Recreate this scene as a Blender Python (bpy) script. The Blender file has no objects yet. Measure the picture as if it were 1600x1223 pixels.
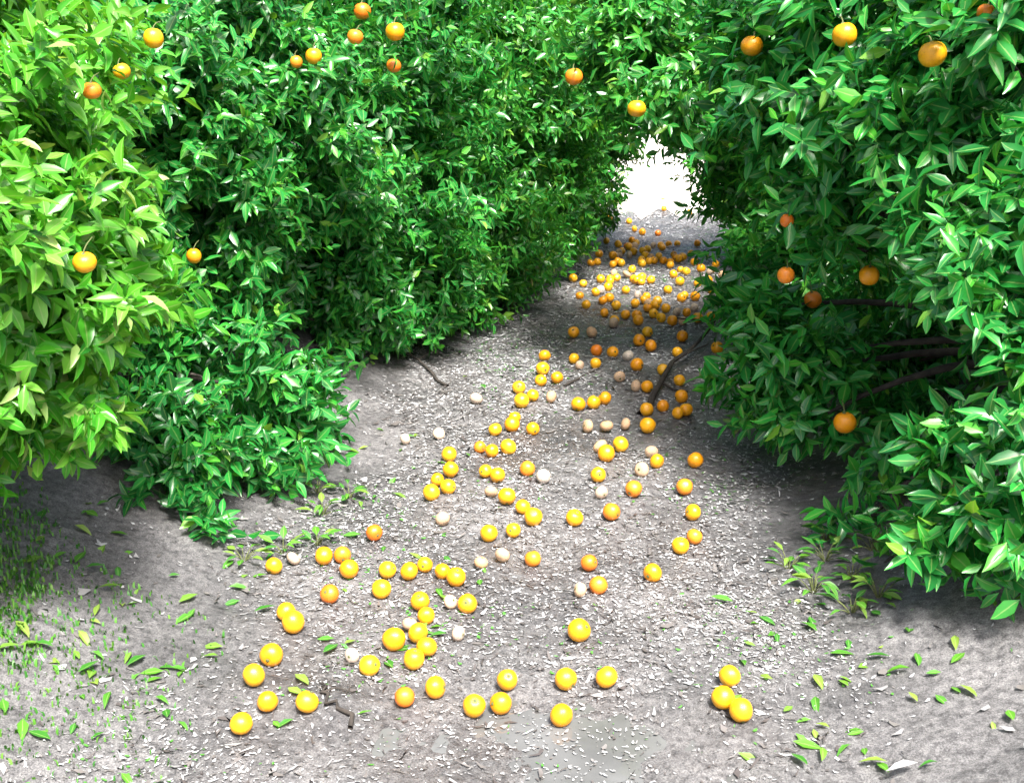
import bpy, math, random
import numpy as np
from mathutils import Vector, Matrix

# ------------------------------------------------------------------ camera, sky, sun, exposure
scn = bpy.context.scene
col = scn.collection
YAW, PITCH, FPX = math.radians(9.6), math.atan(534.5/1800.0), 1800.0
cam_d = bpy.data.cameras.new('camera'); cam = bpy.data.objects.new('camera', cam_d); col.objects.link(cam)
cam.location = (0.5, 0.0, 1.8)
cam.rotation_euler = (math.pi/2 - PITCH, 0, YAW)
cam_d.sensor_width = 36.0; cam_d.lens = 36.0*FPX/1600.0
cam_d.clip_start = 0.05; cam_d.clip_end = 500.0
scn.camera = cam

SUN_DIR = Vector((0.30, -0.50, 1.0)).normalized()       # towards the sun
world = bpy.data.worlds.new('World'); scn.world = world; world.use_nodes = True
wn = world.node_tree; bg = wn.nodes['Background']
sky = wn.nodes.new('ShaderNodeTexSky'); sky.sky_type = 'NISHITA'; sky.sun_disc = False
sky.sun_elevation = math.asin(SUN_DIR.z); sky.sun_rotation = math.atan2(SUN_DIR.x, SUN_DIR.y)
sky.air_density = 1.0; sky.dust_density = 7.0; sky.ozone_density = 1.0
wn.links.new(sky.outputs[0], bg.inputs[0]); bg.inputs[1].default_value = 0.092
sun_d = bpy.data.lights.new('sun', 'SUN'); sun_d.energy = 3.4; sun_d.angle = math.radians(13); sun_d.color = (1.0, 0.97, 0.92)
sun = bpy.data.objects.new('sun', sun_d); col.objects.link(sun)
sun.rotation_euler = SUN_DIR.to_track_quat('Z', 'Y').to_euler(); sun.location = (2, -4, 9)
vs = scn.view_settings
vs.view_transform = 'Standard'; vs.look = 'None'; vs.gamma = 1.0; vs.use_curve_mapping = False
vs.exposure = 1.88
scn.cycles.max_bounces = 6; scn.cycles.transmission_bounces = 3; scn.cycles.diffuse_bounces = 2

RNG = np.random.default_rng(11)
random.seed(11)

# ------------------------------------------------------------------ helpers
def tag(o, label=None, cat=None, group=None, kind=None):
    if label: o['label'] = label
    if cat: o['category'] = cat
    if group: o['group'] = group
    if kind: o['kind'] = kind
    return o

def link(name, mesh, parent=None, loc=None):
    o = bpy.data.objects.new(name, mesh); col.objects.link(o)
    if parent: o.parent = parent
    if loc is not None: o.location = loc
    return o

def empty(name, loc, rz=0):
    o = bpy.data.objects.new(name, None); col.objects.link(o)
    o.location = loc; o.rotation_euler.z = rz; o.empty_display_size = 0.1
    return o

def mesh_np(name, V, Fs, mat, tint=None, smooth=False, rib=None):
    """V (n,3); Fs list of (m,k) index arrays."""
    me = bpy.data.meshes.new(name)
    V = np.asarray(V, np.float32)
    loops = np.concatenate([f.ravel() for f in Fs]).astype(np.int32)
    tot = np.concatenate([np.full(len(f), f.shape[1]) for f in Fs]).astype(np.int32)
    start = np.concatenate([[0], np.cumsum(tot)[:-1]]).astype(np.int32)
    me.vertices.add(len(V)); me.vertices.foreach_set('co', V.ravel())
    me.loops.add(len(loops)); me.loops.foreach_set('vertex_index', loops)
    me.polygons.add(len(tot)); me.polygons.foreach_set('loop_start', start)
    me.update(calc_edges=True); me.validate()
    if smooth: me.polygons.foreach_set('use_smooth', np.ones(len(me.polygons), bool))
    if tint is not None:
        a = me.attributes.new('tint', 'FLOAT', 'POINT'); a.data.foreach_set('value', np.asarray(tint, np.float32))
    if rib is not None:
        a = me.attributes.new('rib', 'FLOAT', 'POINT'); a.data.foreach_set('value', np.asarray(rib, np.float32))
    me.materials.append(mat)
    return me

def tube(pts, rad, sides=7, wob=0.0):
    pts = np.asarray(pts, float); V = []; n = len(pts)
    for i in range(n):
        t = pts[min(i+1, n-1)] - pts[max(i-1, 0)]; t /= np.linalg.norm(t)+1e-9
        a = np.cross(t, (0.31, 0.2, 0.93) if abs(t[2]) < 0.9 else (1, 0, 0)); a /= np.linalg.norm(a)
        b = np.cross(t, a)
        for k in range(sides):
            w = 2*math.pi*k/sides; r = rad[i]*(1+wob*RNG.uniform(-1, 1))
            V.append(pts[i] + r*(math.cos(w)*a + math.sin(w)*b))
    Fq = [[i*sides+k, i*sides+(k+1) % sides, (i+1)*sides+(k+1) % sides, (i+1)*sides+k] for i in range(n-1) for k in range(sides)]
    V.append(pts[-1]); tip = len(V)-1
    Ft = [[(n-1)*sides+k, (n-1)*sides+(k+1) % sides, tip] for k in range(sides)]
    return np.array(V), [np.array(Fq), np.array(Ft)]

def sm(t):
    t = np.clip(t, 0, 1); return t*t*(3-2*t)

def vnoise(x, y, seed):
    xi = np.floor(x).astype(np.int64); yi = np.floor(y).astype(np.int64); fx = sm(x-xi); fy = sm(y-yi)
    def h(i, j):
        k = (i*374761393 + j*668265263 + seed*974711) & 0xffffffff
        k = ((k ^ (k >> 13))*1274126177) & 0xffffffff
        return ((k ^ (k >> 16)) & 0xffff)/65535.0
    a = h(xi, yi)*(1-fx)+h(xi+1, yi)*fx; b = h(xi, yi+1)*(1-fx)+h(xi+1, yi+1)*fx
    return a*(1-fy)+b*fy - 0.5

def ground_z(x, y):
    x = np.asarray(x, float); y = np.asarray(y, float)
    z = 0.36*sm((-x-0.92)/1.25) + 0.33*sm((x-0.82)/1.25)
    z = z - 0.045*sm(1-np.hypot((x-0.15)/0.95, (y-2.62)/0.60))
    near = 1.0-sm((np.hypot(x, y-6)-14)/20)
    z = z + (0.040*vnoise(x*1.7, y*1.7, 1) + 0.022*vnoise(x*6, y*6, 2) + 0.010*vnoise(x*19, y*19, 3) + 0.005*vnoise(x*47, y*47, 4))*near
    return z

# ------------------------------------------------------------------ node materials
def newmat(name):
    m = bpy.data.materials.new(name); m.use_nodes = True
    return m, m.node_tree, m.node_tree.nodes['Principled BSDF']

def nd(nt, t, **kw):
    n = nt.nodes.new(t)
    for k, v in kw.items(): setattr(n, k, v)
    return n

def ramp(nt, fac, stops):
    r = nd(nt, 'ShaderNodeValToRGB'); e = r.color_ramp.elements
    while len(e) < len(stops): e.new(0.5)
    for el, (p, c) in zip(e, stops): el.position = p; el.color = (*c, 1)
    nt.links.new(fac, r.inputs[0]); return r.outputs[0]

def noise(nt, scale, detail=4, rough=0.6, coord='Object', vec=None):
    n = nd(nt, 'ShaderNodeTexNoise'); n.inputs['Scale'].default_value = scale
    n.inputs['Detail'].default_value = detail; n.inputs['Roughness'].default_value = rough
    if vec is None:
        tc = nd(nt, 'ShaderNodeTexCoord'); vec = tc.outputs[coord]
    nt.links.new(vec, n.inputs['Vector']); return n.outputs['Fac']

def bump(nt, fac, bs, strength, dist):
    b = nd(nt, 'ShaderNodeBump'); b.inputs['Strength'].default_value = strength; b.inputs['Distance'].default_value = dist
    nt.links.new(fac, b.inputs['Height']); nt.links.new(b.outputs[0], bs.inputs['Normal'])

def mixc(nt, fac, a, b, mode='MIX'):
    m = nd(nt, 'ShaderNodeMix', data_type='RGBA', blend_type=mode)
    for sock, v in ((m.inputs[0], fac), (m.inputs[6], a), (m.inputs[7], b)):
        if isinstance(v, (int, float)): sock.default_value = v
        elif isinstance(v, tuple): sock.default_value = (*v, 1)
        else: nt.links.new(v, sock)
    return m.outputs[2]

def leaf_mat(name, stops, trans, rough=0.36):
    m, nt, bs = newmat(name)
    at = nd(nt, 'ShaderNodeAttribute', attribute_name='tint')
    c = ramp(nt, at.outputs['Fac'], stops)
    geo = nd(nt, 'ShaderNodeNewGeometry')
    n = noise(nt, 9.0, 3, vec=geo.outputs['Position'])
    c2 = mixc(nt, n, c, mixc(nt, 1.0, c, (0.62, 0.70, 0.6), 'MULTIPLY'))
    rb = nd(nt, 'ShaderNodeAttribute', attribute_name='rib')      # pale midrib
    c2 = mixc(nt, ramp(nt, rb.outputs['Fac'], [(0.86, (0, 0, 0)), (0.97, (0.55, 0.55, 0.55))]), c2, (0.30, 0.45, 0.14))
    nt.links.new(c2, bs.inputs['Base Color'])
    bs.inputs['Roughness'].default_value = rough; bs.inputs['Specular IOR Level'].default_value = 0.55
    tr = nd(nt, 'ShaderNodeBsdfTranslucent'); nt.links.new(mixc(nt, 1.0, c2, (1.5, 1.25, 0.5), 'MULTIPLY'), tr.inputs[0])
    mx = nd(nt, 'ShaderNodeMixShader'); mx.inputs[0].default_value = trans
    nt.links.new(bs.outputs[0], mx.inputs[1]); nt.links.new(tr.outputs[0], mx.inputs[2])
    nt.links.new(mx.outputs[0], nt.nodes['Material Output'].inputs['Surface'])
    return m

M = {}
M['leaf_deep'] = leaf_mat('leaf_deep', [(0.0, (0.010, 0.11, 0.024)), (0.4, (0.022, 0.24, 0.040)), (0.75, (0.055, 0.36, 0.032)), (1.0, (0.20, 0.46, 0.05))], 0.25, 0.29)
M['leaf_sunlit'] = leaf_mat('leaf_sunlit', [(0.0, (0.012, 0.13, 0.026)), (0.4, (0.03, 0.27, 0.040)), (0.75, (0.08, 0.38, 0.035)), (1.0, (0.24, 0.48, 0.06))], 0.30, 0.29)  # brighter, yellower leaf_deep: sunlight on the farther crowns put into the leaf colour
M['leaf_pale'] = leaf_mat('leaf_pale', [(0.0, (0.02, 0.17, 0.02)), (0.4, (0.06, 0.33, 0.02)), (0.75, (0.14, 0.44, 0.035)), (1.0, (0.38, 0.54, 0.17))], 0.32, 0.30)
M['leaf_fallen'] = leaf_mat('leaf_fallen', [(0.0, (0.03, 0.17, 0.02)), (0.5, (0.09, 0.27, 0.02)), (1.0, (0.22, 0.32, 0.05))], 0.2, 0.5)

m, nt, bs = newmat('bark'); M['bark'] = m
n = noise(nt, 22, 6); nt.links.new(ramp(nt, n, [(0.3, (0.014, 0.012, 0.010)), (0.7, (0.06, 0.05, 0.042))]), bs.inputs['Base Color'])
bs.inputs['Roughness'].default_value = 0.9; bump(nt, noise(nt, 60, 5), bs, 0.6, 0.01)

m, nt, bs = newmat('soil'); M['soil'] = m
n1 = noise(nt, 1.6, 5); n2 = noise(nt, 38, 6, 0.75); n3 = noise(nt, 190, 6, 0.85)
a = ramp(nt, n1, [(0.35, (0.078, 0.079, 0.081)), (0.65, (0.180, 0.180, 0.180))])
b = ramp(nt, n2, [(0.36, (0.35, 0.34, 0.36)), (0.5, (0.9, 0.88, 0.9)), (0.66, (1.4, 1.38, 1.38))])
c = ramp(nt, n3, [(0.40, (0.35, 0.34, 0.35)), (0.5, (0.95, 0.95, 0.95)), (0.62, (1.6, 1.6, 1.6))])
nt.links.new(mixc(nt, 1.0, mixc(nt, 1.0, a, b, 'MULTIPLY'), c, 'MULTIPLY'), bs.inputs['Base Color'])
wet = ramp(nt, noise(nt, 1.1, 3), [(0.40, (0.24, 0.24, 0.24)), (0.62, (0.70, 0.70, 0.70))])   # damp patches shine
nt.links.new(wet, bs.inputs['Roughness']); bs.inputs['Specular IOR Level'].default_value = 0.7; bump(nt, n3, bs, 0.6, 0.012)

m, nt, bs = newmat('sand'); M['sand'] = m
n = noise(nt, 3, 6, 0.7); nt.links.new(ramp(nt, n, [(0.3, (0.55, 0.51, 0.45)), (0.7, (0.68, 0.64, 0.58))]), bs.inputs['Base Color'])
bs.inputs['Roughness'].default_value = 0.9; bump(nt, noise(nt, 30, 4), bs, 0.4, 0.02)

m, nt, bs = newmat('litter'); M['litter'] = m
at = nd(nt, 'ShaderNodeAttribute', attribute_name='tint')
nt.links.new(ramp(nt, at.outputs['Fac'], [(0.0, (0.05, 0.042, 0.04)), (0.25, (0.14, 0.13, 0.125)), (0.5, (0.26, 0.26, 0.265)), (0.8, (0.44, 0.445, 0.455)), (0.94, (0.60, 0.60, 0.61)), (0.97, (0.06, 0.20, 0.03))]), bs.inputs['Base Color'])
bs.inputs['Roughness'].default_value = 0.42

m, nt, bs = newmat('water'); M['water'] = m           # murky standing water
nt.links.new(ramp(nt, noise(nt, 5, 3), [(0.35, (0.085, 0.087, 0.085)), (0.65, (0.125, 0.128, 0.128))]), bs.inputs['Base Color']); bs.inputs['Roughness'].default_value = 0.05
bs.inputs['IOR'].default_value = 1.33; bump(nt, noise(nt, 14, 2), bs, 0.06, 0.01)

def orange_mat(name, c0, c1, c2, rough, blot=0.45, blotc=(0.30, 0.15, 0.03), lo=0.62):
    m, nt, bs = newmat(name)
    oi = nd(nt, 'ShaderNodeObjectInfo')
    mp = nd(nt, 'ShaderNodeTexCoord')
    add = nd(nt, 'ShaderNodeVectorMath', operation='ADD'); nt.links.new(mp.outputs['Object'], add.inputs[0])
    cx = nd(nt, 'ShaderNodeCombineXYZ'); ml = nd(nt, 'ShaderNodeMath', operation='MULTIPLY'); ml.inputs[1].default_value = 37.0
    nt.links.new(oi.outputs['Random'], ml.inputs[0]); nt.links.new(ml.outputs[0], cx.inputs[0]); nt.links.new(cx.outputs[0], add.inputs[1])
    n = noise(nt, 22, 4, vec=add.outputs[0])
    base = ramp(nt, oi.outputs['Random'], [(0.0, c0), (0.5, c1), (1.0, c2)])
    c = mixc(nt, n, mixc(nt, 1.0, base, (1.12, 1.15, 1.0), 'MULTIPLY'), mixc(nt, 1.0, base, (0.85, 0.74, 0.9), 'MULTIPLY'))
    sp = noise(nt, 70, 2, vec=add.outputs[0])
    c = mixc(nt, ramp(nt, sp, [(0.66, (0, 0, 0)), (0.76, (0.5, 0.5, 0.5))]), c, (0.22, 0.11, 0.03))
    big = noise(nt, 13, 5, 0.65, vec=add.outputs[0])              # scars, bruises, mould
    c = mixc(nt, ramp(nt, big, [(lo-0.06, (0, 0, 0)), (lo+0.07, (blot, blot, blot))]), c, blotc)
    nt.links.new(c, bs.inputs['Base Color'])
    bs.inputs['Roughness'].default_value = rough
    bump(nt, noise(nt, 420, 2, vec=mp.outputs['Object']), bs, 0.25, 0.0015)
    return m
M['peel_ripe'] = orange_mat('peel_ripe', (0.75, 0.29, 0.006), (0.78, 0.36, 0.008), (0.80, 0.43, 0.012), 0.30)
M['peel_deep'] = orange_mat('peel_deep', (0.72, 0.17, 0.012), (0.78, 0.23, 0.015), (0.80, 0.28, 0.02), 0.33)
M['peel_pale'] = orange_mat('peel_pale', (0.52, 0.42, 0.33), (0.62, 0.36, 0.16), (0.50, 0.46, 0.41), 0.75, 0.75, (0.20, 0.21, 0.17), 0.52)
m, nt, bs = newmat('calyx'); M['calyx'] = m
n = noise(nt, 90, 3); nt.links.new(ramp(nt, n, [(0.3, (0.05, 0.07, 0.02)), (0.7, (0.14, 0.16, 0.05))]), bs.inputs['Base Color']); bs.inputs['Roughness'].default_value = 0.8

# ------------------------------------------------------------------ the setting
def spaced(parts):
    out = []
    for a, b, s in parts: out.append(np.arange(a, b, s))
    out.append([parts[-1][1]]); return np.concatenate(out)
xs = spaced([(-220, -20, 20), (-20, -4, 2), (-4, -2, 0.25), (-2, 2, 0.016), (2, 4, 0.25), (4, 20, 2), (20, 220, 20)])
ys = spaced([(-220, -10, 15), (-10, 2, 0.5), (2, 5, 0.014), (5, 9, 0.022), (9, 16, 0.05), (16, 30, 0.5), (30, 300, 18)])
X, Y = np.meshgrid(xs, ys); Z = ground_z(X, Y)
nx, ny = len(xs), len(ys)
I = np.arange(nx*ny).reshape(ny, nx)
Q = np.stack([I[:-1, :-1], I[:-1, 1:], I[1:, 1:], I[1:, :-1]], -1).reshape(-1, 4)
g = link('ground', mesh_np('ground', np.stack([X, Y, Z], -1).reshape(-1, 3), [Q], M['soil'], smooth=True))
tag(g, 'grey trampled soil of the furrow between the rows of trees', 'ground', kind='structure')

# pale track crossing the far end of the lane (two edges ragged)
tx = spaced([(-40, -4, 1.0), (-4, 4, 0.06), (4, 40, 1.0)]); rows = []
for j, yy in enumerate((0.0, 0.15, 3.5, 8.0, 12.6, 12.8)):
    yv = 13.9 + yy + (2.2*vnoise(tx*1.1, tx*0+0.3, 7)+1.5*vnoise(tx*4.7, tx*0+2.3, 8)+0.7*vnoise(tx*13, tx*0+5.3, 9) if j in (0, 1) else 0*tx)
    zz = np.maximum(ground_z(tx, yv), ground_z(tx+.2, yv))*0 + np.array([0.0, .045, .06, .06, .045, 0.0])[j] + 0.36*sm((-tx-0.92)/1.25) + 0.33*sm((tx-0.82)/1.25)
    rows.append(np.stack([tx, yv, zz], -1))
V = np.concatenate(rows); n_ = len(tx); I = np.arange(6*n_).reshape(6, n_)
Q = np.stack([I[:-1, :-1], I[:-1, 1:], I[1:, 1:], I[1:, :-1]], -1).reshape(-1, 4)
tag(link('farm_track', mesh_np('farm_track', V, [Q], M['sand'], smooth=True)), 'pale sandy track in the open beyond the end of the lane', 'track', kind='structure')

# shallow puddle: a level sheet cut by the uneven ground
k = 48; ang = np.linspace(0, 2*math.pi, k, endpoint=False)
V = np.concatenate([[[0.15, 2.62, -0.035]], np.stack([0.15+0.95*np.cos(ang), 2.62+0.60*np.sin(ang), np.full(k, -0.035)], -1)])
tri = np.stack([np.zeros(k, int), 1+np.arange(k), 1+(np.arange(k)+1) % k], -1)
tag(link('puddle', mesh_np('puddle', V, [tri], M['water'])), 'shallow puddle lying in the lowest part of the furrow', 'water', kind='structure')

HANG = [(-1.324, 3.711, 1.834, 0.067), (-1.303, 3.436, 1.734, 0.055), (-1.203, 4.949, 1.771, 0.072), (-1.308, 5.020, 1.746, 0.056),
 (-1.201, 5.691, 1.976, 0.087), (-1.084, 5.177, 1.852, 0.074), (-1.007, 5.570, 1.879, 0.095), (-1.006, 5.526, 1.724, 0.073),
 (-1.037, 2.648, 1.287, 0.061), (-1.577, 4.424, 0.984, 0.063), (-1.194, 3.048, 1.690, 0.055), (-0.210, 6.114, 1.664, 0.095),
 (0.136, 5.809, 1.521, 0.095), (0.645, 4.910, 1.812, 0.092), (0.948, 4.390, 1.848, 0.090), (1.190, 4.036, 1.784, 0.091),
 (1.322, 3.954, 1.909, 0.055), (0.814, 4.559, 0.954, 0.070), (0.986, 5.243, 0.720, 0.081), (1.124, 4.536, 0.968, 0.079),
 (1.087, 4.583, 0.356, 0.093), (0.806, 4.581, 1.163, 0.055)]
HANGLAB = [
 ('Y', 'yellow-orange fruit hanging high in the pale tree near its top edge'),
 ('Y', 'small orange tucked behind leaves of the pale tree'),
 ('Y', 'orange in a row of three high on the broad dark tree'),
 ('D', 'little deep orange at the end of the row on the broad dark tree'),
 ('D', 'topmost of the deep oranges on the broad dark tree'),
 ('D', 'deep orange hanging just below the topmost one of the broad dark tree'),
 ('Y', 'full round orange alone beside two deep ones on the broad dark tree'),
 ('D', 'deep orange half covered by leaves below the round one on the broad dark tree'),
 ('Y', 'plump orange low on the lane side of the pale tree'),
 ('Y', 'small orange on dark leaves just beside the edge of the pale tree'),
 ('D', 'small deep orange deep inside the pale tree'),
 ('D', 'reddish orange hanging high over the far lane'),
 ('Y', 'yellow-orange fruit hanging right above the view of the sandy track'),
 ('Y', 'orange partly hidden by leaves high on the arching tree'),
 ('Y', 'big orange crossed by a leaf near the top of the big-leaved tree'),
 ('Y', 'largest pale-faced orange in the open on the big-leaved tree'),
 ('D', 'small deep orange beside the topmost leaves of the big-leaved tree'),
 ('D', 'deep orange in the shade behind the dark gap of leaves'),
 ('D', 'dull shaded orange under the deep one by the dark gap'),
 ('Y', 'oval orange hanging at the edge of the dark gap'),
 ('Y', 'orange hanging low just above the litter on the big-leaved tree'),
 ('D', 'tiny deep orange inside the crown above the dark gap')]

# ------------------------------------------------------------------ leaves
def leaf_shape(rows, width, fold, droop, twist):
    """blade along +Y, length 1, normal +Z; rows = [(t, halfwidth)]"""
    V = [(0, 0, 0)]
    for t, w in rows:
        z = -droop*t*t; tw = twist*t
        V += [(-w*width*math.cos(tw), t, z+fold*w*width-w*width*math.sin(tw)), (0, t, z), (w*width*math.cos(tw), t, z+fold*w*width+w*width*math.sin(tw))]
    V.append((0.03, 1.0, -droop)); n = len(rows); tip = len(V)-1
    T = [[0, 2, 1], [0, 3, 2]]; Qd = []
    for i in range(n-1):
        a = 1+3*i; b = a+3
        Qd += [[a, a+1, b+1, b], [a+1, a+2, b+2, b+1]]
    a = 1+3*(n-1); T += [[a, a+1, tip], [a+1, a+2, tip]]
    return np.array(V, float), np.array(T), np.array(Qd) if Qd else None

LOD = {
 'near': [leaf_shape([(.13, .34), (.38, 1.0), (.66, .82), (.87, .36)], w, f, d, t) for w, f, d, t in ((.20, .35, .10, .1), (.18, .5, .26, -.15), (.22, .25, .04, .2), (.17, .6, .38, -.1))],
 'mid': [leaf_shape([(.32, 1.0), (.70, .78)], w, f, d, t) for w, f, d, t in ((.20, .35, .12, .1), (.18, .5, .3, -.2), (.22, .2, .04, .2))],
 'far': [leaf_shape([(.45, 1.0)], w, f, d, 0) for w, f, d in ((.24, .3, .1), (.21, .5, .25))],
}
def rib_of(LV): return (np.abs(LV[:, 0]) < 0.035).astype(float)
TINTS = [0.06, 0.24, 0.42, 0.6, 0.78, 0.97]

def build_leaf_mesh(name, lod, pos, ax, nm, ln, shp, tin, mat):
    Vs, Ts, Qs, Tn, Rb = [], [], [], [], []; off = 0
    for s, (LV, LT, LQ) in enumerate(LOD[lod]):
        idx = np.where(shp == s)[0]
        if not len(idx): continue
        xa = np.cross(ax[idx], nm[idx])
        B = np.stack([xa, ax[idx], nm[idx]], 1)                      # rows: local axes
        W = pos[idx, None, :] + np.einsum('vk,nkc->nvc', LV, B)*ln[idx, None, None]
        n, v = len(idx), len(LV); base = off + (np.arange(n)*v)[:, None, None]
        Vs.append(W.reshape(-1, 3)); Ts.append((LT[None]+base).reshape(-1, 3))
        if LQ is not None: Qs.append((LQ[None]+base).reshape(-1, 4))
        Tn.append(np.repeat(tin[idx], v)); Rb.append(np.tile(rib_of(LV), n)); off += n*v
    Fs = [np.concatenate(Ts)] + ([np.concatenate(Qs)] if Qs else [])
    return mesh_np(name, np.concatenate(Vs), Fs, mat, np.concatenate(Tn), smooth=True, rib=np.concatenate(Rb))

_leafmesh = {}
def leaf_proto(lod, s, tint, mat):
    key = (lod, s, round(tint, 2), mat.name)
    if key not in _leafmesh:
        LV, LT, LQ = LOD[lod][s]
        _leafmesh[key] = mesh_np('leaf_blade', LV, [LT]+([LQ] if LQ is not None else []), mat, np.full(len(LV), tint), smooth=True, rib=rib_of(LV))
    return _leafmesh[key]

def unit(v): return v/(np.linalg.norm(v, axis=-1, keepdims=True)+1e-9)

def make_leaves(lobes, lai, leaf_len, tint_w, centre, per=7, shell=0.30, clump=0.26):
    """leafy shoots through the outer shell of every lobe; a lobe = (x, y, z, r) or (x, y, z, rx, ry, rz)"""
    P_, A_, N_, L_, S_ = [], [], [], [], []
    lob = np.array([(l[0], l[1], l[2], l[3], l[3], l[3]*0.95) if len(l) == 4 else l for l in lobes], float)
    for li, l in enumerate(lob):
        c, r = l[:3], l[3:]
        area = 4*math.pi*((r[0]*r[1])**1.6/3+(r[0]*r[2])**1.6/3+(r[1]*r[2])**1.6/3)**(1/1.6)
        ns = int(area*lai/(leaf_len**2*0.34)/per)
        nc = max(6, int(area/clump**2)); cd = unit(RNG.normal(size=(nc, 3))); cr_ = 1.0+0.20*RNG.normal(size=nc)
        pick = RNG.integers(0, nc, ns); rm = r.mean()
        d = unit(cd[pick] + RNG.normal(size=(ns, 3))*(0.27*clump/rm))
        dep = RNG.random(ns)**1.7
        lump = np.clip(cr_[pick], 0.62, 1.26)+0.06*RNG.normal(size=ns)+0.20*vnoise(d[:, 0]*2.3+li*7, d[:, 1]*2.3+d[:, 2]*1.7+li*3, 21)
        lump += np.where(RNG.random(ns) < 0.10, RNG.uniform(0.04, 0.14, ns)/rm, 0)
        thin = vnoise(d[:, 0]*3.1+li*11, d[:, 2]*3.1+d[:, 1]*2.2, 23)
        p = c + d*r*(lump*(1-shell*1.6*dep))[:, None]*0.84
        keep = (p[:, 2] > ground_z(p[:, 0], p[:, 1])+0.03) & (thin+0.5 > 0.24*RNG.random(ns)+0.08)
        for lj, l2 in enumerate(lob):                                # drop shoots buried deep in a neighbour
            if lj != li: keep &= (((p-l2[:3])/l2[3:])**2).sum(1) > 0.45**2
        p, d = p[keep], d[keep]; ns = len(p)
        if not ns: continue
        out = unit(p-centre)
        s = unit(0.75*d + 0.35*out + np.array([0, 0, 0.22]) + 0.45*RNG.normal(size=(ns, 3)))
        a0 = unit(np.cross(s, unit(RNG.normal(size=(ns, 3))))); b0 = np.cross(s, a0)
        sl = leaf_len*RNG.uniform(1.0, 2.0, ns); shoot_t = RNG.random(ns)
        for k_ in range(per):
            f = (k_+0.5)/per; w = k_*2.4+RNG.uniform(0, .6, ns)
            rad = np.cos(w)[:, None]*a0+np.sin(w)[:, None]*b0
            tilt = RNG.uniform(0.75, 1.35, ns)*(1.15-0.55*f)
            ax = unit(np.cos(tilt)[:, None]*s + np.sin(tilt)[:, None]*rad + np.array([0, 0, -0.28]) + 0.16*RNG.normal(size=(ns, 3)))
            nm = s + 0.35*np.array([0, 0, 1]) + 0.25*RNG.normal(size=(ns, 3))
            nm = unit(nm-(nm*ax).sum(1, keepdims=True)*ax)
            P_.append(p + s*(sl*(f-0.6))[:, None]); A_.append(ax); N_.append(nm)
            L_.append(leaf_len*RNG.uniform(0.7, 1.25, ns)*(1.08-0.25*f)); S_.append(shoot_t)
    pos, ax, nm, ln, st = map(np.concatenate, (P_, A_, N_, L_, S_))
    cw = np.cumsum(tint_w)/np.sum(tint_w)
    u = np.clip(0.55*st+0.45*RNG.random(len(st)), 0, .999)
    u = np.where(RNG.random(len(st)) < 0.35, RNG.random(len(st)), u)
    tin = np.array(TINTS)[np.searchsorted(cw, u)]
    ok = pos[:, 2]+np.minimum(ax[:, 2], 0)*ln > ground_z(pos[:, 0], pos[:, 1])+0.012
    for (hx, hy, hz, hd) in HANG:                                    # leaves make room for the fruit
        ok &= np.linalg.norm(pos+ax*ln[:, None]*0.5-np.array([hx, hy, hz]), axis=1) > hd*0.5+0.03
    pos, ax, nm, ln, tin = pos[ok], ax[ok], nm[ok], ln[ok], tin[ok]
    return pos, ax, nm, ln, tin

CAMP = np.array(cam.location); FW = np.array([-math.sin(YAW)*math.cos(PITCH), math.cos(YAW)*math.cos(PITCH), -math.sin(PITCH)])
RT = np.array([math.cos(YAW), math.sin(YAW), 0.0]); UPV = np.cross(RT, FW)

TREES = []
def tree(name, label, trunk, lobes, lod, lai, leaf_len, mat, tint_w, single, trunk_r=0.075, top=2.0, core=None, per=7):
    tx_, ty_ = trunk; tz = float(ground_z(tx_, ty_))
    root = empty(name, (tx_, ty_, tz)); o3 = np.array([tx_, ty_, tz])
    tag(root, label, 'tree', 'orange trees lining the lane')
    lean = RNG.normal(size=2)*0.06
    pts = [np.array([lean[0]*t*t+0.03*math.sin(5*t), lean[1]*t*t+0.03*math.cos(4*t), -0.06+t*top]) for t in np.linspace(0, 1, 9)]
    V, Fs = tube(pts, [trunk_r*(1.35 if i == 0 else 1.0-0.075*i) for i in range(9)], 10, 0.07)
    link('trunk', mesh_np('trunk', V, Fs, M['bark'], smooth=True), root)
    for l in lobes:                                                  # one limb to every mass of foliage
        c = np.array(l[:3])-o3; hgt = min(max(c[2]*0.45, 0.25), top*0.85); s0 = pts[int(8*hgt/top)]
        s1 = c*0.97; mid = (s0+s1)/2+np.array([0, 0, 0.10+0.1*np.linalg.norm(s1-s0)])+RNG.normal(size=3)*0.05
        q = [(1-t)**2*s0+2*t*(1-t)*mid+t*t*s1 for t in np.linspace(0, 1, 8)]
        r0 = trunk_r*0.42
        V, Fs = tube(q, [r0*(1-0.11*i) for i in range(8)], 6, 0.08)
        link('branch', mesh_np('branch', V, Fs, M['bark'], smooth=True), root)
    allb = list(lobes) + (core or [])
    pos, ax, nm, ln, tin = make_leaves(allb, lai, leaf_len, tint_w, np.array([tx_, ty_, 1.2]), per)
    shp = np.random.default_rng(len(TREES)+50).integers(0, len(LOD[lod]), len(pos))
    TREES.append(dict(root=root, o3=o3, pos=pos-o3, ax=ax, nm=nm, ln=ln, shp=shp, tin=tin, lod=lod, mat=mat, single=single))
    return root

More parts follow.
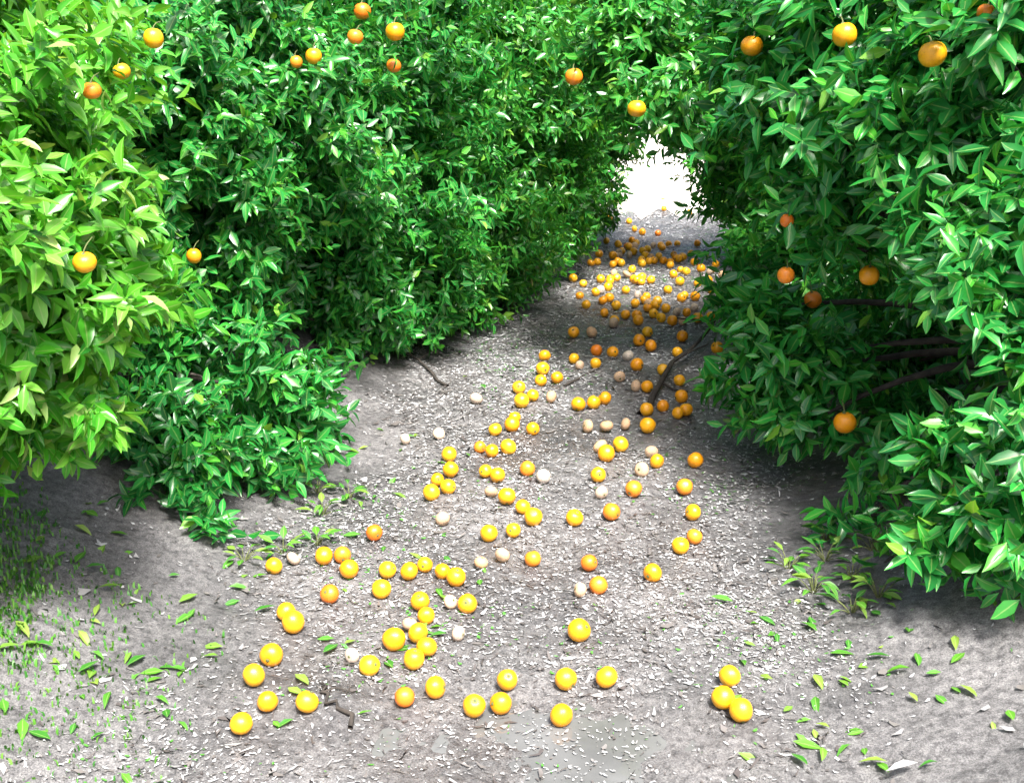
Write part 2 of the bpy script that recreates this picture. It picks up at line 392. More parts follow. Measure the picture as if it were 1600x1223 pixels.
def finish_trees():
    """leaves that show largest become parts of their own, the rest one crown mesh"""
    C3, ID, TR, SZ = [], [], [], []
    for ti, t in enumerate(TREES):
        c = t['pos']+t['o3']+t['ax']*t['ln'][:, None]*0.5
        v = c-CAMP; z = v@FW; z = np.where(z < .3, 1e9, z)
        px = 800+FPX*(v@RT)/z; py = 611.5-FPX*(v@UPV)/z
        face = np.abs((unit(-v)*t['nm']).sum(1))
        sz = (FPX*t['ln']/z)**2*0.35*(0.15+face)
        ok = (px > 5) & (px < 1595) & (py > 5) & (py < 1218)
        C3.append(np.stack([px, py, z], -1)[ok]); ID.append(np.where(ok)[0]); TR.append(np.full(ok.sum(), ti)); SZ.append(sz[ok])
    C3, ID, TR, SZ = map(np.concatenate, (C3, ID, TR, SZ))
    cell = (C3[:, 0]//9).astype(int)+1000*(C3[:, 1]//9).astype(int)
    order = np.lexsort((C3[:, 2], cell)); first = np.ones(len(order), bool); first[1:] = cell[order][1:] != cell[order][:-1]
    vis = order[first]
    for ti, t in enumerate(TREES):
        pick = np.zeros(len(t['pos']), bool)
        if t['single']:
            cand = vis[TR[vis] == ti]; cand = cand[SZ[cand] > 90]
            cand = cand[np.argsort(-SZ[cand])][:t['single']]; pick[ID[cand]] = True
        r = ~pick
        cr = link('crown', build_leaf_mesh('crown', t['lod'], t['pos'][r], t['ax'][r], t['nm'][r], t['ln'][r], t['shp'][r], t['tin'][r], t['mat']), t['root'])
        cr['kind'] = 'stuff'
        for i in np.where(pick)[0]:
            o = bpy.data.objects.new('leaf', leaf_proto(t['lod'], int(t['shp'][i]), float(t['tin'][i]), t['mat'])); col.objects.link(o); o.parent = t['root']
            a, n_, L = t['ax'][i], t['nm'][i], t['ln'][i]; x = np.cross(a, n_)
            Mx = np.eye(4); Mx[:3, 0] = x*L; Mx[:3, 1] = a*L; Mx[:3, 2] = n_*L; Mx[:3, 3] = t['pos'][i]
            o.matrix_local = Matrix(Mx.tolist())

LOB = {
'L1':[(-1.84,3.64,1.83,0.45),(-1.68,3.06,1.58,0.55),(-1.56,3.26,1.48,0.42),(-1.40,3.38,1.27,0.30),(-1.45,2.93,1.22,0.42),(-1.34,2.93,0.99,0.32),(-1.34,3.49,1.09,0.24),(-1.51,2.78,0.93,0.36),(-1.44,2.91,0.80,0.20),(-1.56,2.63,1.16,0.50),(-2.07,3.39,1.85,0.60),(-1.76,3.71,1.69,0.36)],
'L2':[(-1.55,4.43,0.46,0.42),(-1.48,4.06,0.22,0.34),(-1.53,3.86,0.11,0.26),(-1.35,4.39,0.20,0.32),(-1.26,4.64,0.27,0.28),(-1.22,4.25,0.03,0.16),(-1.25,3.73,0.05,0.16),(-1.74,4.15,0.34,0.28)],
'L3':[(-1.92,4.80,1.53,0.60),(-1.83,4.92,1.18,0.58),(-1.63,5.48,1.52,0.75),(-1.59,5.86,1.01,0.72),(-1.34,6.46,1.09,0.80),(-1.46,6.30,0.63,0.55),(-1.24,6.60,0.47,0.40),(-1.36,6.37,1.86,0.80),(-1.86,5.35,1.91,0.70),(-1.53,5.94,0.55,0.30),(-1.69,5.30,0.96,0.35),(-1.23,6.55,0.28,0.30),(-1.41,6.21,0.31,0.32),(-1.56,5.89,0.38,0.28)],
'L4':[(-1.25,7.74,0.74,0.80),(-1.14,8.09,1.49,0.95),(-0.97,8.42,0.37,0.50),(-0.92,8.99,0.83,0.70),(-1.25,7.80,1.99,0.90),(-0.73,9.04,1.60,0.80),(-1.21,7.33,0.41,0.40),(-0.83,9.06,0.32,0.38),(-1.08,7.21,0.27,0.28),(-1.03,7.95,0.26,0.30)],
'L5':[(-0.90,10.77,0.40,0.60),(-0.83,11.16,0.96,0.70),(-0.75,10.86,1.67,0.90),(-0.79,10.48,0.09,0.30),(-0.82,11.65,0.48,0.45),(-1.19,10.72,1.11,0.90)],
'R1':[(0.99,4.90,1.65,0.58),(1.26,4.40,1.60,0.40),(1.44,4.30,1.84,0.52),(1.48,3.95,1.38,0.34),(0.99,4.78,1.25,0.28),(1.47,3.76,1.08,0.27),(1.50,3.56,0.77,0.28),(1.38,3.53,0.55,0.22),(1.27,3.49,0.32,0.15),(1.45,3.35,0.45,0.20),(0.90,4.97,0.51,0.34),(0.78,5.11,0.35,0.24),(0.98,4.82,0.30,0.18),(0.74,5.40,0.64,0.28),(1.04,4.53,1.09,0.16),(1.18,4.80,1.89,0.50),(1.60,3.81,1.18,0.40),(1.55,3.41,0.58,0.30),(1.60,4.09,1.75,0.50),(0.83,5.38,1.90,0.55),(0.95,4.83,1.43,0.28),(1.31,3.95,1.11,0.14),(1.30,4.49,0.10,0.24),(1.11,4.14,0.10,0.15),(1.14,3.82,0.07,0.12),(1.49,5.46,0.41,0.36),(1.42,5.75,0.69,0.30),(1.44,4.96,0.19,0.24)],
'R2':[(0.75,7.11,1.39,0.50),(0.96,7.03,0.99,0.60),(1.05,7.31,0.48,0.45),(0.54,6.55,1.76,0.55),(0.39,6.36,1.56,0.26),(0.21,6.14,1.62,0.32),(0.06,6.35,1.69,0.30),(0.43,6.82,1.99,0.70),(-0.04,6.50,1.89,0.42),(0.94,7.79,0.74,0.35),(1.13,6.95,0.63,0.55),(1.27,6.88,1.02,0.80),(1.63,6.55,0.43,0.70),(1.55,6.20,0.01,0.50)],
'R3':[(1.15,9.76,0.47,0.50),(0.99,9.99,0.27,0.25),(0.79,10.61,0.69,0.35),(1.06,9.85,1.18,0.85),(0.41,10.02,1.73,0.70),(0.12,9.42,1.69,0.50),(1.13,9.45,0.15,0.32)],
}
DK = (0.9, 1.3, 1.2, 0.7, 0.35, 0.12); PL = (0.3, 0.7, 1.2, 1.4, 1.0, 0.65); LT = (0.4, 0.8, 1.2, 1.3, 0.9, 0.4); MD = (0.6, 1.1, 1.3, 1.0, 0.6, 0.2)  # LT favours brighter tints, painting sunlight into the far crowns
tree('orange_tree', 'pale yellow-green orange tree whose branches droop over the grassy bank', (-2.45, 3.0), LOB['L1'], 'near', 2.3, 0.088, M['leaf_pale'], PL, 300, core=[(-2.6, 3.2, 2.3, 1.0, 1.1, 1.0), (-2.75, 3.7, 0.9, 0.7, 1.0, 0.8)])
tree('orange_tree', 'low dark orange tree with its skirt spread on the ground beside the furrow', (-1.85, 4.3), LOB['L2'], 'near', 2.3, 0.085, M['leaf_deep'], DK, 300, trunk_r=0.035, top=0.6)
tree('orange_tree', 'broad dark green orange tree with a black hollow under its skirt', (-2.7, 5.8), LOB['L3'], 'mid', 2.3, 0.076, M['leaf_deep'], MD, 300, core=[(-2.9, 5.6, 2.1, 1.2, 1.4, 1.2), (-2.9, 5.8, .9, 1., 1.2, .8), (-2.1, 5.7, .45, .6, .9, .5)])
tree('orange_tree', 'dense orange tree bearing no fruit between the broad dark tree and the lane end', (-2.4, 8.4), LOB['L4'], 'mid', 2.3, 0.076, M['leaf_sunlit'], LT, 300, core=[(-2.6, 8.4, 2.2, 1.3, 1.5, 1.2), (-2.5, 8.4, 1.0, 1.2, 1.3, .9)])
tree('orange_tree', 'last orange tree of the fruitless row before the sandy track', (-2.2, 11.2), LOB['L5'], 'far', 2.6, 0.082, M['leaf_sunlit'], LT, 0, core=[(-2.3, 11.3, 2.1, 1.3, 1.5, 1.3), (-2.3, 11.3, 1., 1.2, 1.3, .9)])
tree('orange_tree', 'big-leaved orange tree with drooping leaf clusters round a dark gap', (2.2, 5.0), LOB['R1'], 'near', 2.3, 0.104, M['leaf_deep'], MD, 300, core=[(2.7, 5.0, 2.4, 1.2, 1.4, 1.0), (2.5, 5.0, 0.9, 0.85, 1.3, 0.85)])
tree('orange_tree', 'orange tree arching its fruited branches over the middle of the lane', (1.95, 7.3), LOB['R2'], 'mid', 2.3, 0.080, M['leaf_sunlit'], MD, 300, core=[(2.2, 7.4, 2.1, 1.2, 1.4, 1.3), (2.2, 7.4, 1.0, 1., 1.2, .9)])
tree('orange_tree', 'orange tree behind the arching tree, half hiding the pale track', (1.9, 10.0), LOB['R3'], 'far', 2.6, 0.082, M['leaf_sunlit'], LT, 0, core=[(2.1, 10.1, 2.1, 1.3, 1.5, 1.3), (2.1, 10.1, 1.0, 1.2, 1.3, .9)])
# the next rows of the grove, glimpsed through the crowns and across the track
for i, (x, y) in enumerate(((-5.6, 4.5), (-5.4, 7.6), (-5.2, 10.8), (5.2, 6.0), (5.3, 9.2))):
    tree('orange_tree', 'orange tree of the next row, glimpsed through the nearer crowns', (x, y), [(x, y, 1.9, 1.5, 1.6, 1.5)], 'far', 2.2, 0.12, M['leaf_deep'], MD, 0, per=6)
for i, (x, y) in enumerate(((-5.0, 28.5), (-1.6, 28.2), (1.8, 28.6), (5.2, 28.3))):
    tree('orange_tree', 'tall orange tree standing across the sandy track', (x, y), [(x, y, 2.3, 1.9, 1.7, 2.1)], 'far', 2.0, 0.16, M['leaf_deep'], MD, 0, per=6)
finish_trees()

# ------------------------------------------------------------------ oranges
def orange_meshes(variant):
    rs = np.random.default_rng(100+variant); nl, nr = 20, 13
    V = []; e = rs.uniform(0.90, 1.0); ph = rs.uniform(0, 6)
    for i in range(1, nr):
        th = math.pi*i/nr
        for k in range(nl):
            w = 2*math.pi*k/nl
            r = 0.5*(1+0.018*math.sin(3*w+ph)+0.012*math.sin(5*w+2*th))
            rr = r*math.sin(th)*(1+0.03*math.cos(2*th))
            z = 0.5*e*math.cos(th) - 0.055*math.exp(-(th/0.24)**2) + 0.035*math.exp(-((math.pi-th)/0.2)**2)
            V.append((rr*math.cos(w), rr*math.sin(w), z))
    V += [(0, 0, 0.5*e-0.06), (0, 0, -0.5*e+0.04)]
    Qd = [[i*nl+k, (i+1)*nl+k, (i+1)*nl+(k+1) % nl, i*nl+(k+1) % nl] for i in range(nr-2) for k in range(nl)]
    t = len(V)-2; T = [[t, k, (k+1) % nl] for k in range(nl)] + [[t+1, (nr-2)*nl+(k+1) % nl, (nr-2)*nl+k] for k in range(nl)]
    return np.array(V), [np.array(Qd), np.array(T)], 0.5*e-0.06
ORG = {}; STEM = []
for v in range(3):
    V, Fs, top = orange_meshes(v)
    for mn in ('peel_ripe', 'peel_deep', 'peel_pale'): ORG[mn, v] = mesh_np('orange_peel', V, Fs, M[mn], smooth=True)
    # calyx: a small five-lobed star with a stub of stalk
    S = [(0, 0, top+0.035)]
    for k_ in range(10):
        w = math.pi*k_/5; r = 0.095 if k_ % 2 == 0 else 0.055
        S.append((r*math.cos(w), r*math.sin(w), top+0.028))
    for k_ in range(5):
        w = 2*math.pi*k_/5; S.append((0.028*math.cos(w), 0.028*math.sin(w), top+0.085))
    S.append((0, 0, top+0.085))
    T = [[0, 1+k_, 1+(k_+1) % 10] for k_ in range(10)] + [[16, 11+k_, 11+(k_+1) % 5] for k_ in range(5)]
    Qd = [[1+2*k_, 1+(2*k_+2) % 10, 11+(k_+1) % 5, 11+k_] for k_ in range(5)]
    STEM.append(mesh_np('calyx_star', np.array(S), [np.array(T), np.array(Qd)], M['calyx']))

def orange(loc, dia, kind, label, group, tilt=None):
    mn = {'Y': 'peel_ripe', 'D': 'peel_deep', 'P': 'peel_pale'}[kind]; v = random.randrange(3)
    o = link('orange', ORG[mn, v], None, loc); o.scale = (dia, dia, dia*(random.uniform(0.66, 0.88) if kind == 'P' else random.uniform(0.9, 1.02)))
    if tilt is None: o.rotation_euler = (random.uniform(-2.6, 2.6), random.uniform(-1.2, 1.2), random.uniform(0, 6.28))
    else: o.rotation_euler = tilt
    tag(o, label, 'orange', group)
    link('calyx', STEM[v], o)
    return o

FALLEN = {
 'Y': [(-0.70,2.62,63), (-0.67,2.74,62), (-0.75,2.84,70), (-0.56,2.76,68), (-0.75,2.98,74), (-0.76,3.20,79), (-0.81,3.27,65), (-0.97,3.58,64), (-0.82,3.69,70), (-0.70,3.61,71),
   (-0.57,3.65,64), (-0.55,3.50,71), (-0.49,3.65,69), (-0.45,3.72,60), (-0.37,3.66,60), (-0.31,3.61,72), (-0.39,3.41,67), (-0.35,3.33,60), (-0.23,3.42,69), (-0.41,3.15,77),
   (-0.35,3.22,68), (-0.30,3.13,68), (-0.32,3.05,66), (-0.44,2.98,66), (-0.22,2.91,69), (-0.09,2.84,68), (-0.02,2.88,66), (-0.02,2.99,64), (0.15,3.03,69), (0.16,2.85,69),
   (0.27,3.05,69), (0.16,3.29,77), (0.63,3.08,64), (0.61,2.97,69), (0.66,2.92,68), (0.37,3.73,70), (-0.27,4.02,69), (-0.18,4.05,60), (-0.12,4.17,76), (0.04,4.20,73),
   (0.50,4.32,69), (0.46,4.01,69), (-0.26,4.37,77), (-0.18,4.28,62), (-0.34,4.59,69), (-0.40,4.63,61), (-0.58,4.37,72), (-0.53,4.46,68), (-0.59,4.52,60), (-0.56,4.65,73),
   (-0.61,4.84,73), (-0.36,4.98,80), (-0.43,4.94,65), (-0.47,5.24,69), (-0.40,5.32,79), (-0.29,5.28,69), (-0.41,5.46,65), (-0.41,5.68,82), (-0.46,5.90,76), (-0.37,5.80,68),
   (-0.39,6.32,82), (-0.42,6.61,77), (-0.37,6.10,71), (-0.29,6.19,72), (0.15,5.12,78), (0.10,4.93,81), (0.09,4.65,69), (0.33,4.90,69), (0.50,4.94,75), (0.26,5.42,82),
   (-0.12,5.75,80), (-0.04,5.76,74), (0.01,5.85,75), (0.24,5.70,73), (0.32,5.76,66), (0.41,5.92,75), (0.44,5.71,72), (0.40,5.65,65), (0.22,6.08,70), (0.39,6.28,68),
   (0.29,6.44,70), (0.14,6.46,81), (-0.24,6.58,68), (-0.10,6.47,67), (-0.03,6.82,74), (-0.32,7.25,79), (0.11,7.17,82), (0.19,7.05,80), (0.38,7.25,78), (0.36,6.85,66),
   (0.60,7.00,82), (-0.47,9.82,71), (-0.25,9.90,73), (-0.10,9.59,74), (-0.32,9.11,73), (-0.44,8.93,65), (-0.23,8.78,77), (-0.31,8.61,73), (-0.33,8.11,70), (-0.18,7.92,67),
   (-0.09,7.68,70), (-0.04,9.92,72), (0.02,10.00,73), (0.20,10.02,67), (0.31,10.16,69), (0.47,9.59,76), (0.25,9.38,74), (0.01,9.03,68), (0.08,9.15,72), (0.31,9.11,76),
   (0.45,9.00,66), (0.53,9.09,77), (0.23,8.73,68), (0.08,8.53,64), (0.36,8.59,65), (0.44,8.52,78), (0.01,8.30,68), (0.17,8.33,73), (0.11,8.14,69), (0.24,8.14,69),
   (0.22,7.82,73), (0.07,7.71,76), (0.30,7.71,76), (0.47,7.74,74), (0.15,7.39,73), (-0.54,9.10,77), (-0.23,8.33,68), (0.56,8.76,68), (0.35,9.54,72), (-0.09,8.73,66),
   (-0.58,13.79,72), (-0.33,12.49,69), (-0.62,12.25,70), (-0.23,11.84,69), (-0.14,11.68,75), (-0.33,11.01,78), (-0.26,10.53,72), (-0.16,11.08,67), (-0.03,10.61,77),
   (0.15,11.02,66), (0.23,11.07,65), (-0.44,10.25,74), (-0.42,9.87,72), (-0.31,10.17,78), (-0.21,9.83,72), (0.09,10.27,72), (0.06,10.05,72), (-0.03,9.85,69),
   (0.30,10.22,64), (-0.04,14.25,76), (0.00,13.53,68), (-0.55,12.51,78), (0.30,13.23,73), (0.24,10.20,67), (-0.46,11.20,70), (-0.05,10.07,69), (0.16,7.98,72),
   (-0.25,9.18,63), (0.27,10.10,76), (-0.19,8.42,75), (0.37,10.40,68), (-0.15,10.53,76), (-0.03,7.89,70), (0.34,8.52,76), (-0.41,8.41,63), (0.08,10.91,71), (0.22,10.38,64),
   (-0.28,9.81,66), (-0.21,11.19,73), (0.14,10.06,74), (-0.21,10.73,76), (0.00,9.27,78), (-0.03,10.32,72), (-0.20,9.22,69), (-0.07,10.55,67), (-0.06,9.20,74),
   (-0.03,9.10,76), (-0.12,8.19,73), (0.56,7.80,75), (0.42,11.01,72), (0.05,7.87,75), (0.59,9.84,68), (0.30,9.65,63), (0.16,8.20,75), (0.21,9.79,68), (0.39,7.99,66),
   (0.07,8.41,71), (-0.24,9.06,70), (0.56,9.57,62), (0.10,10.81,70), (0.41,9.95,76)],
 'D': [(-0.71,3.42,68), (-0.76,3.72,66), (-0.70,3.93,66), (-0.30,2.86,60), (0.19,3.62,66), (0.14,3.79,62), (-0.07,3.83,63), (0.18,4.27,71), (0.51,4.09,63), (-0.22,4.66,70),
   (-0.50,5.01,60), (0.25,4.54,73), (0.46,4.60,73), (-0.13,6.83,75), (-0.23,10.80,70), (0.02,11.61,67)],
 'P': [(-0.93,3.67,56), (-0.39,3.27,52), (-0.51,3.03,52), (-0.22,3.23,52), (-0.29,3.43,52), (0.13,3.59,53), (-0.18,3.81,58), (-0.25,3.76,52), (-0.34,4.44,59), (-0.14,4.59,66),
   (-0.72,5.11,61), (-0.86,5.01,55), (-0.65,5.67,71), (-0.27,5.80,68), (-0.48,4.14,61), (0.06,5.05,74), (0.30,5.01,64), (0.27,4.76,70), (0.12,4.48,59), (-0.03,5.37,69),
   (0.06,5.39,69), (0.15,5.44,63), (0.16,6.06,70), (0.06,6.21,68), (0.07,6.72,73), (-0.19,6.44,60), (-0.21,7.33,80), (-0.09,7.61,74), (-0.24,9.44,66), (0.01,8.59,69),
   (0.32,8.02,69), (0.44,8.17,66), (0.64,9.33,65), (-0.04,9.33,64), (-0.17,10.25,77), (0.54,9.47,71), (0.37,7.71,65), (0.01,10.92,68), (-0.26,10.22,66), (0.11,8.27,74),
   (-0.28,10.44,74), (0.02,10.27,66), (-0.13,9.38,77), (-0.16,10.81,73), (-0.28,8.67,75)]
}
KIND = {'Y': 'bright yellow-orange', 'D': 'deep reddish-orange', 'P': 'faded whitish'}
def zone(x, y):
    if y < 3.15 and x > -0.45: return 'by the shallow puddle', 'oranges by the puddle'
    if y < 3.35: return 'near the grassy bank', 'oranges by the grassy bank'
    if y < 3.95 and x < 0.0: return 'between low dark tree and puddle', 'oranges between the low tree and the puddle'
    if y < 3.95: return 'on pale ground beyond the puddle', 'oranges on the pale ground'
    if y < 5.6 and x < -0.2: return 'in the chain past the low dark tree', 'oranges in the chain up the furrow'
    if y < 5.6: return 'on open litter below the bare branch', 'oranges below the fallen branch'
    if y < 7.4: return 'scattered around the bare branch', 'oranges round the fallen branch'
    if y < 10.4: return 'in the dense carpet under the arching tree', 'oranges in the dense carpet'
    return 'close to the sandy track', 'oranges near the track'
ALL = [(x, y, d/1000.0, kd) for kd, L in FALLEN.items() for x, y, d in L]
for i, (x, y, d, kd) in enumerate(ALL):
    z = float(ground_z(x, y))+d*0.46
    near = sorted((math.hypot(x-a[0], y-a[1]), a[3]) for j, a in enumerate(ALL) if j != i)[:2]
    gap, nk = near[0]; q = ''
    if gap < 0.085: q = ', touching ' + {'Y': 'a yellow one', 'D': 'a reddish one', 'P': 'a faded one'}[nk]
    elif gap < 0.15 and nk != kd: q = ', next to ' + {'Y': 'a yellow one', 'D': 'a reddish one', 'P': 'a faded one'}[nk]
    elif gap > 0.21: q = ', set apart'
    ph, gr = zone(x, y)
    lab = '%s orange %s%s' % (KIND[kd], ph, q)
    orange((x, y, z), d, kd, lab, ('%s %s%s' % (KIND[kd], gr, q)).replace(',', ''))
for i, (x, y, z, d) in enumerate(HANG):
    kd, lab = HANGLAB[i]
    o = orange((x, y, z), d, kd, lab, 'oranges hanging on the trees', (random.uniform(-.3, .3), random.uniform(-.3, .3), random.uniform(0, 6)))
    q = [(0, 0, 0.44), (0.02, 0.08, 0.58), (0.02, 0.35, 0.72), (0.0, 0.9, 0.78)]
    V, Fs = tube(q, [0.035, 0.03, 0.03, 0.025], 6)
    s = link('stalk', mesh_np('stalk', V, Fs, M['calyx'], smooth=True), o); s.rotation_euler.z = -o.rotation_euler.z

# ------------------------------------------------------------------ fallen branches and twigs
def stick(name, label, pts, r0, side, cat='branch'):
    pts = [np.array([x, y, float(ground_z(x, y))+h]) for x, y, h in pts]
    dense = []
    for a, b in zip(pts[:-1], pts[1:]):
        for t in np.linspace(0, 1, 5)[:-1]: dense.append(a+(b-a)*t+RNG.normal(size=3)*np.array([.012, .012, .004]))
    dense.append(pts[-1]); base = dense[0].copy()
    root = empty(name, base); tag(root, label, cat)
    n = len(dense); V, Fs = tube([p-base for p in dense], [r0*(1-0.65*i/n) for i in range(n)], 6, 0.12)
    link('stem', mesh_np('stem', V, Fs, M['bark'], smooth=True), root)
    for i, dx, dy, dz in side:
        p = dense[i]-base; q = [p, p+np.array([dx, dy, dz])*0.5+RNG.normal(size=3)*0.015, p+np.array([dx, dy, dz])]
        V, Fs = tube(q, [r0*0.5, r0*0.4, r0*0.2], 5)
        link('side_twig', mesh_np('side_twig', V, Fs, M['bark'], smooth=True), root)
stick('fallen_branch','long bare dark branch leaning from the arching tree down into the oranges',[(0.21,5.70,0.010),(0.31,6.31,0.050),(0.53,7.24,0.080),(0.73,8.30,0.100),(0.88,8.91,0.140)],0.017,[(5, 0.2, 0.25, 0.05), (9, -0.25, 0.2, -0.03), (3, 0.15, -0.1, -0.02)])
stick('twig','short dark forked twig on the ground beside the oranges near the bank',[(-0.43,2.74,0.008),(-0.50,2.80,0.010),(-0.56,2.87,0.012)],0.008,[(4, 0.05, 0.08, 0.01), (6, 0.09, 0.02, 0.0)])
stick('twig','thin grey twig poking out from the hollow of the broad dark tree',[(-0.87,5.97,0.006),(-1.14,6.33,0.012),(-1.37,6.45,0.030)],0.009,[(4, 0.1, 0.12, 0.01)])
stick('twig','dark crooked stick lying along the far side of the chain of oranges',[(-0.23,6.12,0.006),(-0.11,6.36,0.010),(0.01,6.73,0.012)],0.008,[(4, 0.1, 0.02, 0.0)])


# ------------------------------------------------------------------ litter, fallen leaves, weeds
def litter(name, label, n, xr, yr, lr, tints, ar=(0.25, 0.6), dens=None):
    x = RNG.uniform(*xr, n); y = yr[0]+(yr[1]-yr[0])*RNG.random(n)**1.35
    if dens is not None:
        k_ = RNG.random(n) < dens(x, y); x, y = x[k_], y[k_]; n = len(x)
    L = (lr[0]+(lr[1]-lr[0])*RNG.random(n)**1.8)*(1+0.10*(y-3)); w = L*RNG.uniform(*ar, n); a = RNG.uniform(0, 6.283, n)
    dx, dy = np.cos(a), np.sin(a); cur = RNG.uniform(0.0, 0.45, n); tl = RNG.uniform(-.25, .25, n)
    V = np.zeros((n, 6, 3))
    for j, (u, s, h) in enumerate(((-.5, -.2, 1), (-.5, .2, 1), (0, -.5, 0), (0, .5, 0.3), (.5, -.12, 1), (.5, .12, 1))):
        jt = L*0.09*RNG.normal(size=(2, n)); V[:, j, 0] = x+dx*L*u-dy*w*s+jt[0]; V[:, j, 1] = y+dy*L*u+dx*w*s+jt[1]
        V[:, j, 2] = np.maximum(ground_z(V[:, j, 0], V[:, j, 1]), -0.035)+0.004+L*cur*h*0.5+np.abs(tl)*L*(u+.5)*0.5
    base = (np.arange(n)*6)[:, None]
    Q1 = np.array([0, 2, 3, 1])[None]+base; Q2 = np.array([2, 4, 5, 3])[None]+base
    o = link(name, mesh_np(name, V.reshape(-1, 3), [Q1, Q2], M['litter'], np.repeat(tints(n, x, y), 6)))
    return tag(o, label, 'litter', kind='stuff')
def tint_mix(n, x, y):
    t = RNG.random(n); u = RNG.random(n)
    u = np.clip(u+0.35*vnoise(x*1.9, y*1.5, 41)+0.25*vnoise(x*6, y*5, 42), 0, 1)
    t = np.where(u < 0.16, 0.02+0.2*t, np.where(u < 0.38, 0.22+0.25*t, np.where(u < 0.975, 0.45+0.45*t, 1.0)))
    return t
lane = lambda x, y: (0.04+0.96*sm((1.12-np.abs(x+0.02)+0.5*vnoise(x*2, y*2, 31))/0.45))*np.clip(0.62+0.9*vnoise(x*1.3, y*1.1, 33)+0.5*vnoise(x*4, y*4, 34), 0.15, 1)*np.where(np.hypot((x-.15)/.8, (y-2.62)/.42) < 1, 0.4, 1)
litter('dry_litter', 'dry pale leaf scraps covering the floor of the furrow', 240000, (-1.7, 1.6), (2.1, 15.0), (0.005, 0.019), tint_mix, dens=lane)
litter('straw_litter', 'thin broken straw and twig bits strewn over the furrow', 26000, (-1.7, 1.6), (2.1, 11.0), (0.012, 0.05), lambda n, x, y: RNG.choice([0.05, 0.2, 0.45, 0.7, 0.9], n, p=[.36, .28, .2, .12, .04]), ar=(0.05, 0.10), dens=lane)
litter('dead_leaves', 'dull brown and grey dead leaves lying flat on the soil', 900, (-1.6, 1.5), (2.1, 13.0), (0.025, 0.05), lambda n, x, y: RNG.uniform(0.1, 0.62, n), ar=(0.34, 0.5), dens=lambda x, y: np.clip(0.25+1.1*vnoise(x*2.2, y*1.8, 51)+0.4*np.abs(x), 0.05, 1))

def fallen_leaf(x, y, label, group):
    L = random.uniform(0.035, 0.08); s = random.randrange(4); z = float(ground_z(x, y))
    o = link('fallen_leaf', leaf_proto('near', s, random.choice([0.1, 0.3, 0.5, 0.7, 0.95]), M['leaf_fallen']), None, (x, y, z+0.006+0.08*L))
    o.scale = (L, L, L); o.rotation_euler = (random.uniform(-.22, .22), random.uniform(-.3, .3), random.uniform(0, 6.28))
    tag(o, label, 'leaf', group)
def scatter(n, xr, yr, label, group):
    for _ in range(n): fallen_leaf(random.uniform(*xr), random.uniform(*yr), label, group)
scatter(80, (-1.75, -0.85), (2.35, 3.6), 'green leaf fallen on the grassy bank below the pale tree', 'leaves fallen on the grassy bank')
scatter(64, (0.62, 1.55), (2.65, 3.65), 'green leaf fallen on the bare bank below the big-leaved tree', 'leaves fallen on the bare bank')
scatter(26, (-0.85, -0.2), (2.6, 3.9), 'green leaf lying among the oranges between bank and puddle', 'leaves fallen among the oranges')
scatter(16, (-1.25, -0.55), (3.9, 6.2), 'green leaf fallen beside the chain of oranges up the furrow', 'leaves fallen beside the chain')

def grass(name, label, spots):
    V, T = [], []
    for x, y, r, n, h in spots:
        for _ in range(n):
            a = random.uniform(0, 6.28); q = r*math.sqrt(random.random()); gx, gy = x+q*math.cos(a), y+q*math.sin(a)
            gz = float(ground_z(gx, gy)); b = random.uniform(0, 6.28); hh = h*random.uniform(.5, 1.2); w = random.uniform(.002, .005); ln_ = hh*random.uniform(.2, .9)
            ux, uy = math.cos(b), math.sin(b); i = len(V)
            V += [(gx-uy*w, gy+ux*w, gz-.005), (gx+uy*w, gy-ux*w, gz-.005), (gx+ux*ln_*.35-uy*w*.8, gy+uy*ln_*.35+ux*w*.8, gz+hh*.65), (gx+ux*ln_*.35+uy*w*.8, gy+uy*ln_*.35-ux*w*.8, gz+hh*.65), (gx+ux*ln_, gy+uy*ln_, gz+hh*.8)]
            T += [[i, i+1, i+3], [i, i+3, i+2], [i+2, i+3, i+4]]
    t = np.repeat(0.65*RNG.random(len(V)//5), 5)
    tag(link(name, mesh_np(name, np.array(V), [np.array(T)], M['leaf_fallen'], t)), label, 'grass', kind='stuff')
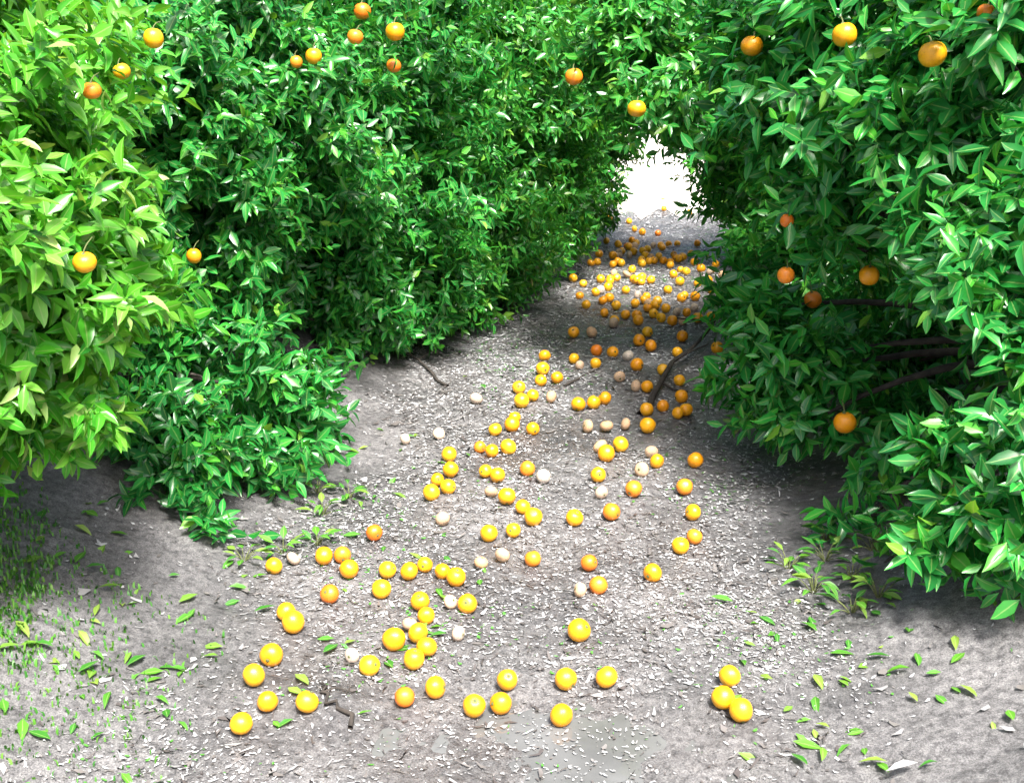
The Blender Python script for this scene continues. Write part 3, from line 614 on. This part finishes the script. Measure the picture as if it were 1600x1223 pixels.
grass('grass', 'short green grass and weeds growing on the bank under the pale tree', [(-1.55, 2.95, .08, 130, .03), (-1.5, 2.8, .07, 120, .03), (-1.62, 3.1, .09, 120, .03), (-1.75, 3.25, .12, 110, .03), (-1.42, 2.68, .08, 90, .03), (-1.9, 3.35, .2, 110, .028), (-1.25, 2.6, .25, 150, .022), (-1.2, 2.95, .3, 160, .022), (-1.6, 2.9, .4, 420, .022), (-1.75, 3.1, .3, 260, .022), (-1.3, 2.6, .35, 200, .018), (-1.1, 2.5, .3, 120, .02)])

def weed(x, y, n, r, h, label, group):
    root = empty('weed_plant', (x, y, float(ground_z(x, y)))); tag(root, label, 'weed', group)
    for k_ in range(n):
        b = k_*2.4+random.uniform(0, .5); q = r*random.uniform(.1, .8); hh = h*random.uniform(.25, 1)
        p = np.array([q*math.cos(b)*.5, q*math.sin(b)*.5, hh*.6]); L = random.uniform(.045, .075)
        V, Fs = tube([(0, 0, -.01), tuple(p*.6), tuple(p)], [.0022, .002, .0015], 4)
        st = link('stem', mesh_np('stem', V, Fs, M['calyx']), root)
        o = link('leaf', leaf_proto('near', random.randrange(4), random.choice([0.06, 0.3, 0.5, 0.8]), M['leaf_fallen']), root, tuple(p))
        o.scale = (L, L, L); o.rotation_euler = (random.uniform(-.1, .6), random.uniform(-.3, .3), b-math.pi/2)
for x, y in ((-0.98, 4.15), (-1.05, 4.3), (-0.92, 4.32), (-1.0, 3.75), (-1.1, 3.62), (-0.9, 3.85)):
    weed(x, y, 9, .12, .08, 'small leafy weed at the foot of the low dark tree', 'weeds by the low dark tree')
for x, y in ((0.98, 3.95), (1.05, 3.78), (0.92, 3.72), (1.12, 3.62), (1.0, 4.15), (1.15, 4.0), (0.85, 3.9), (1.22, 3.85), (1.03, 3.55)):
    weed(x, y, 11, .14, .10, 'small leafy weed under the drooping big-leaved tree', 'weeds under the big-leaved tree')

husk = link('dry_leaf', mesh_np('dry_leaf', LOD['near'][3][0], [LOD['near'][3][1], LOD['near'][3][2]], M['litter'], np.full(len(LOD['near'][3][0]), 0.6), smooth=True), None, (1.10, 2.70, float(ground_z(1.10, 2.70))+0.025))
husk.scale = (0.09, 0.09, 0.05); husk.rotation_euler = (0.1, 0.1, 2.0)
tag(husk, 'cream dry leaf curled alone on the bare bank', 'leaf')
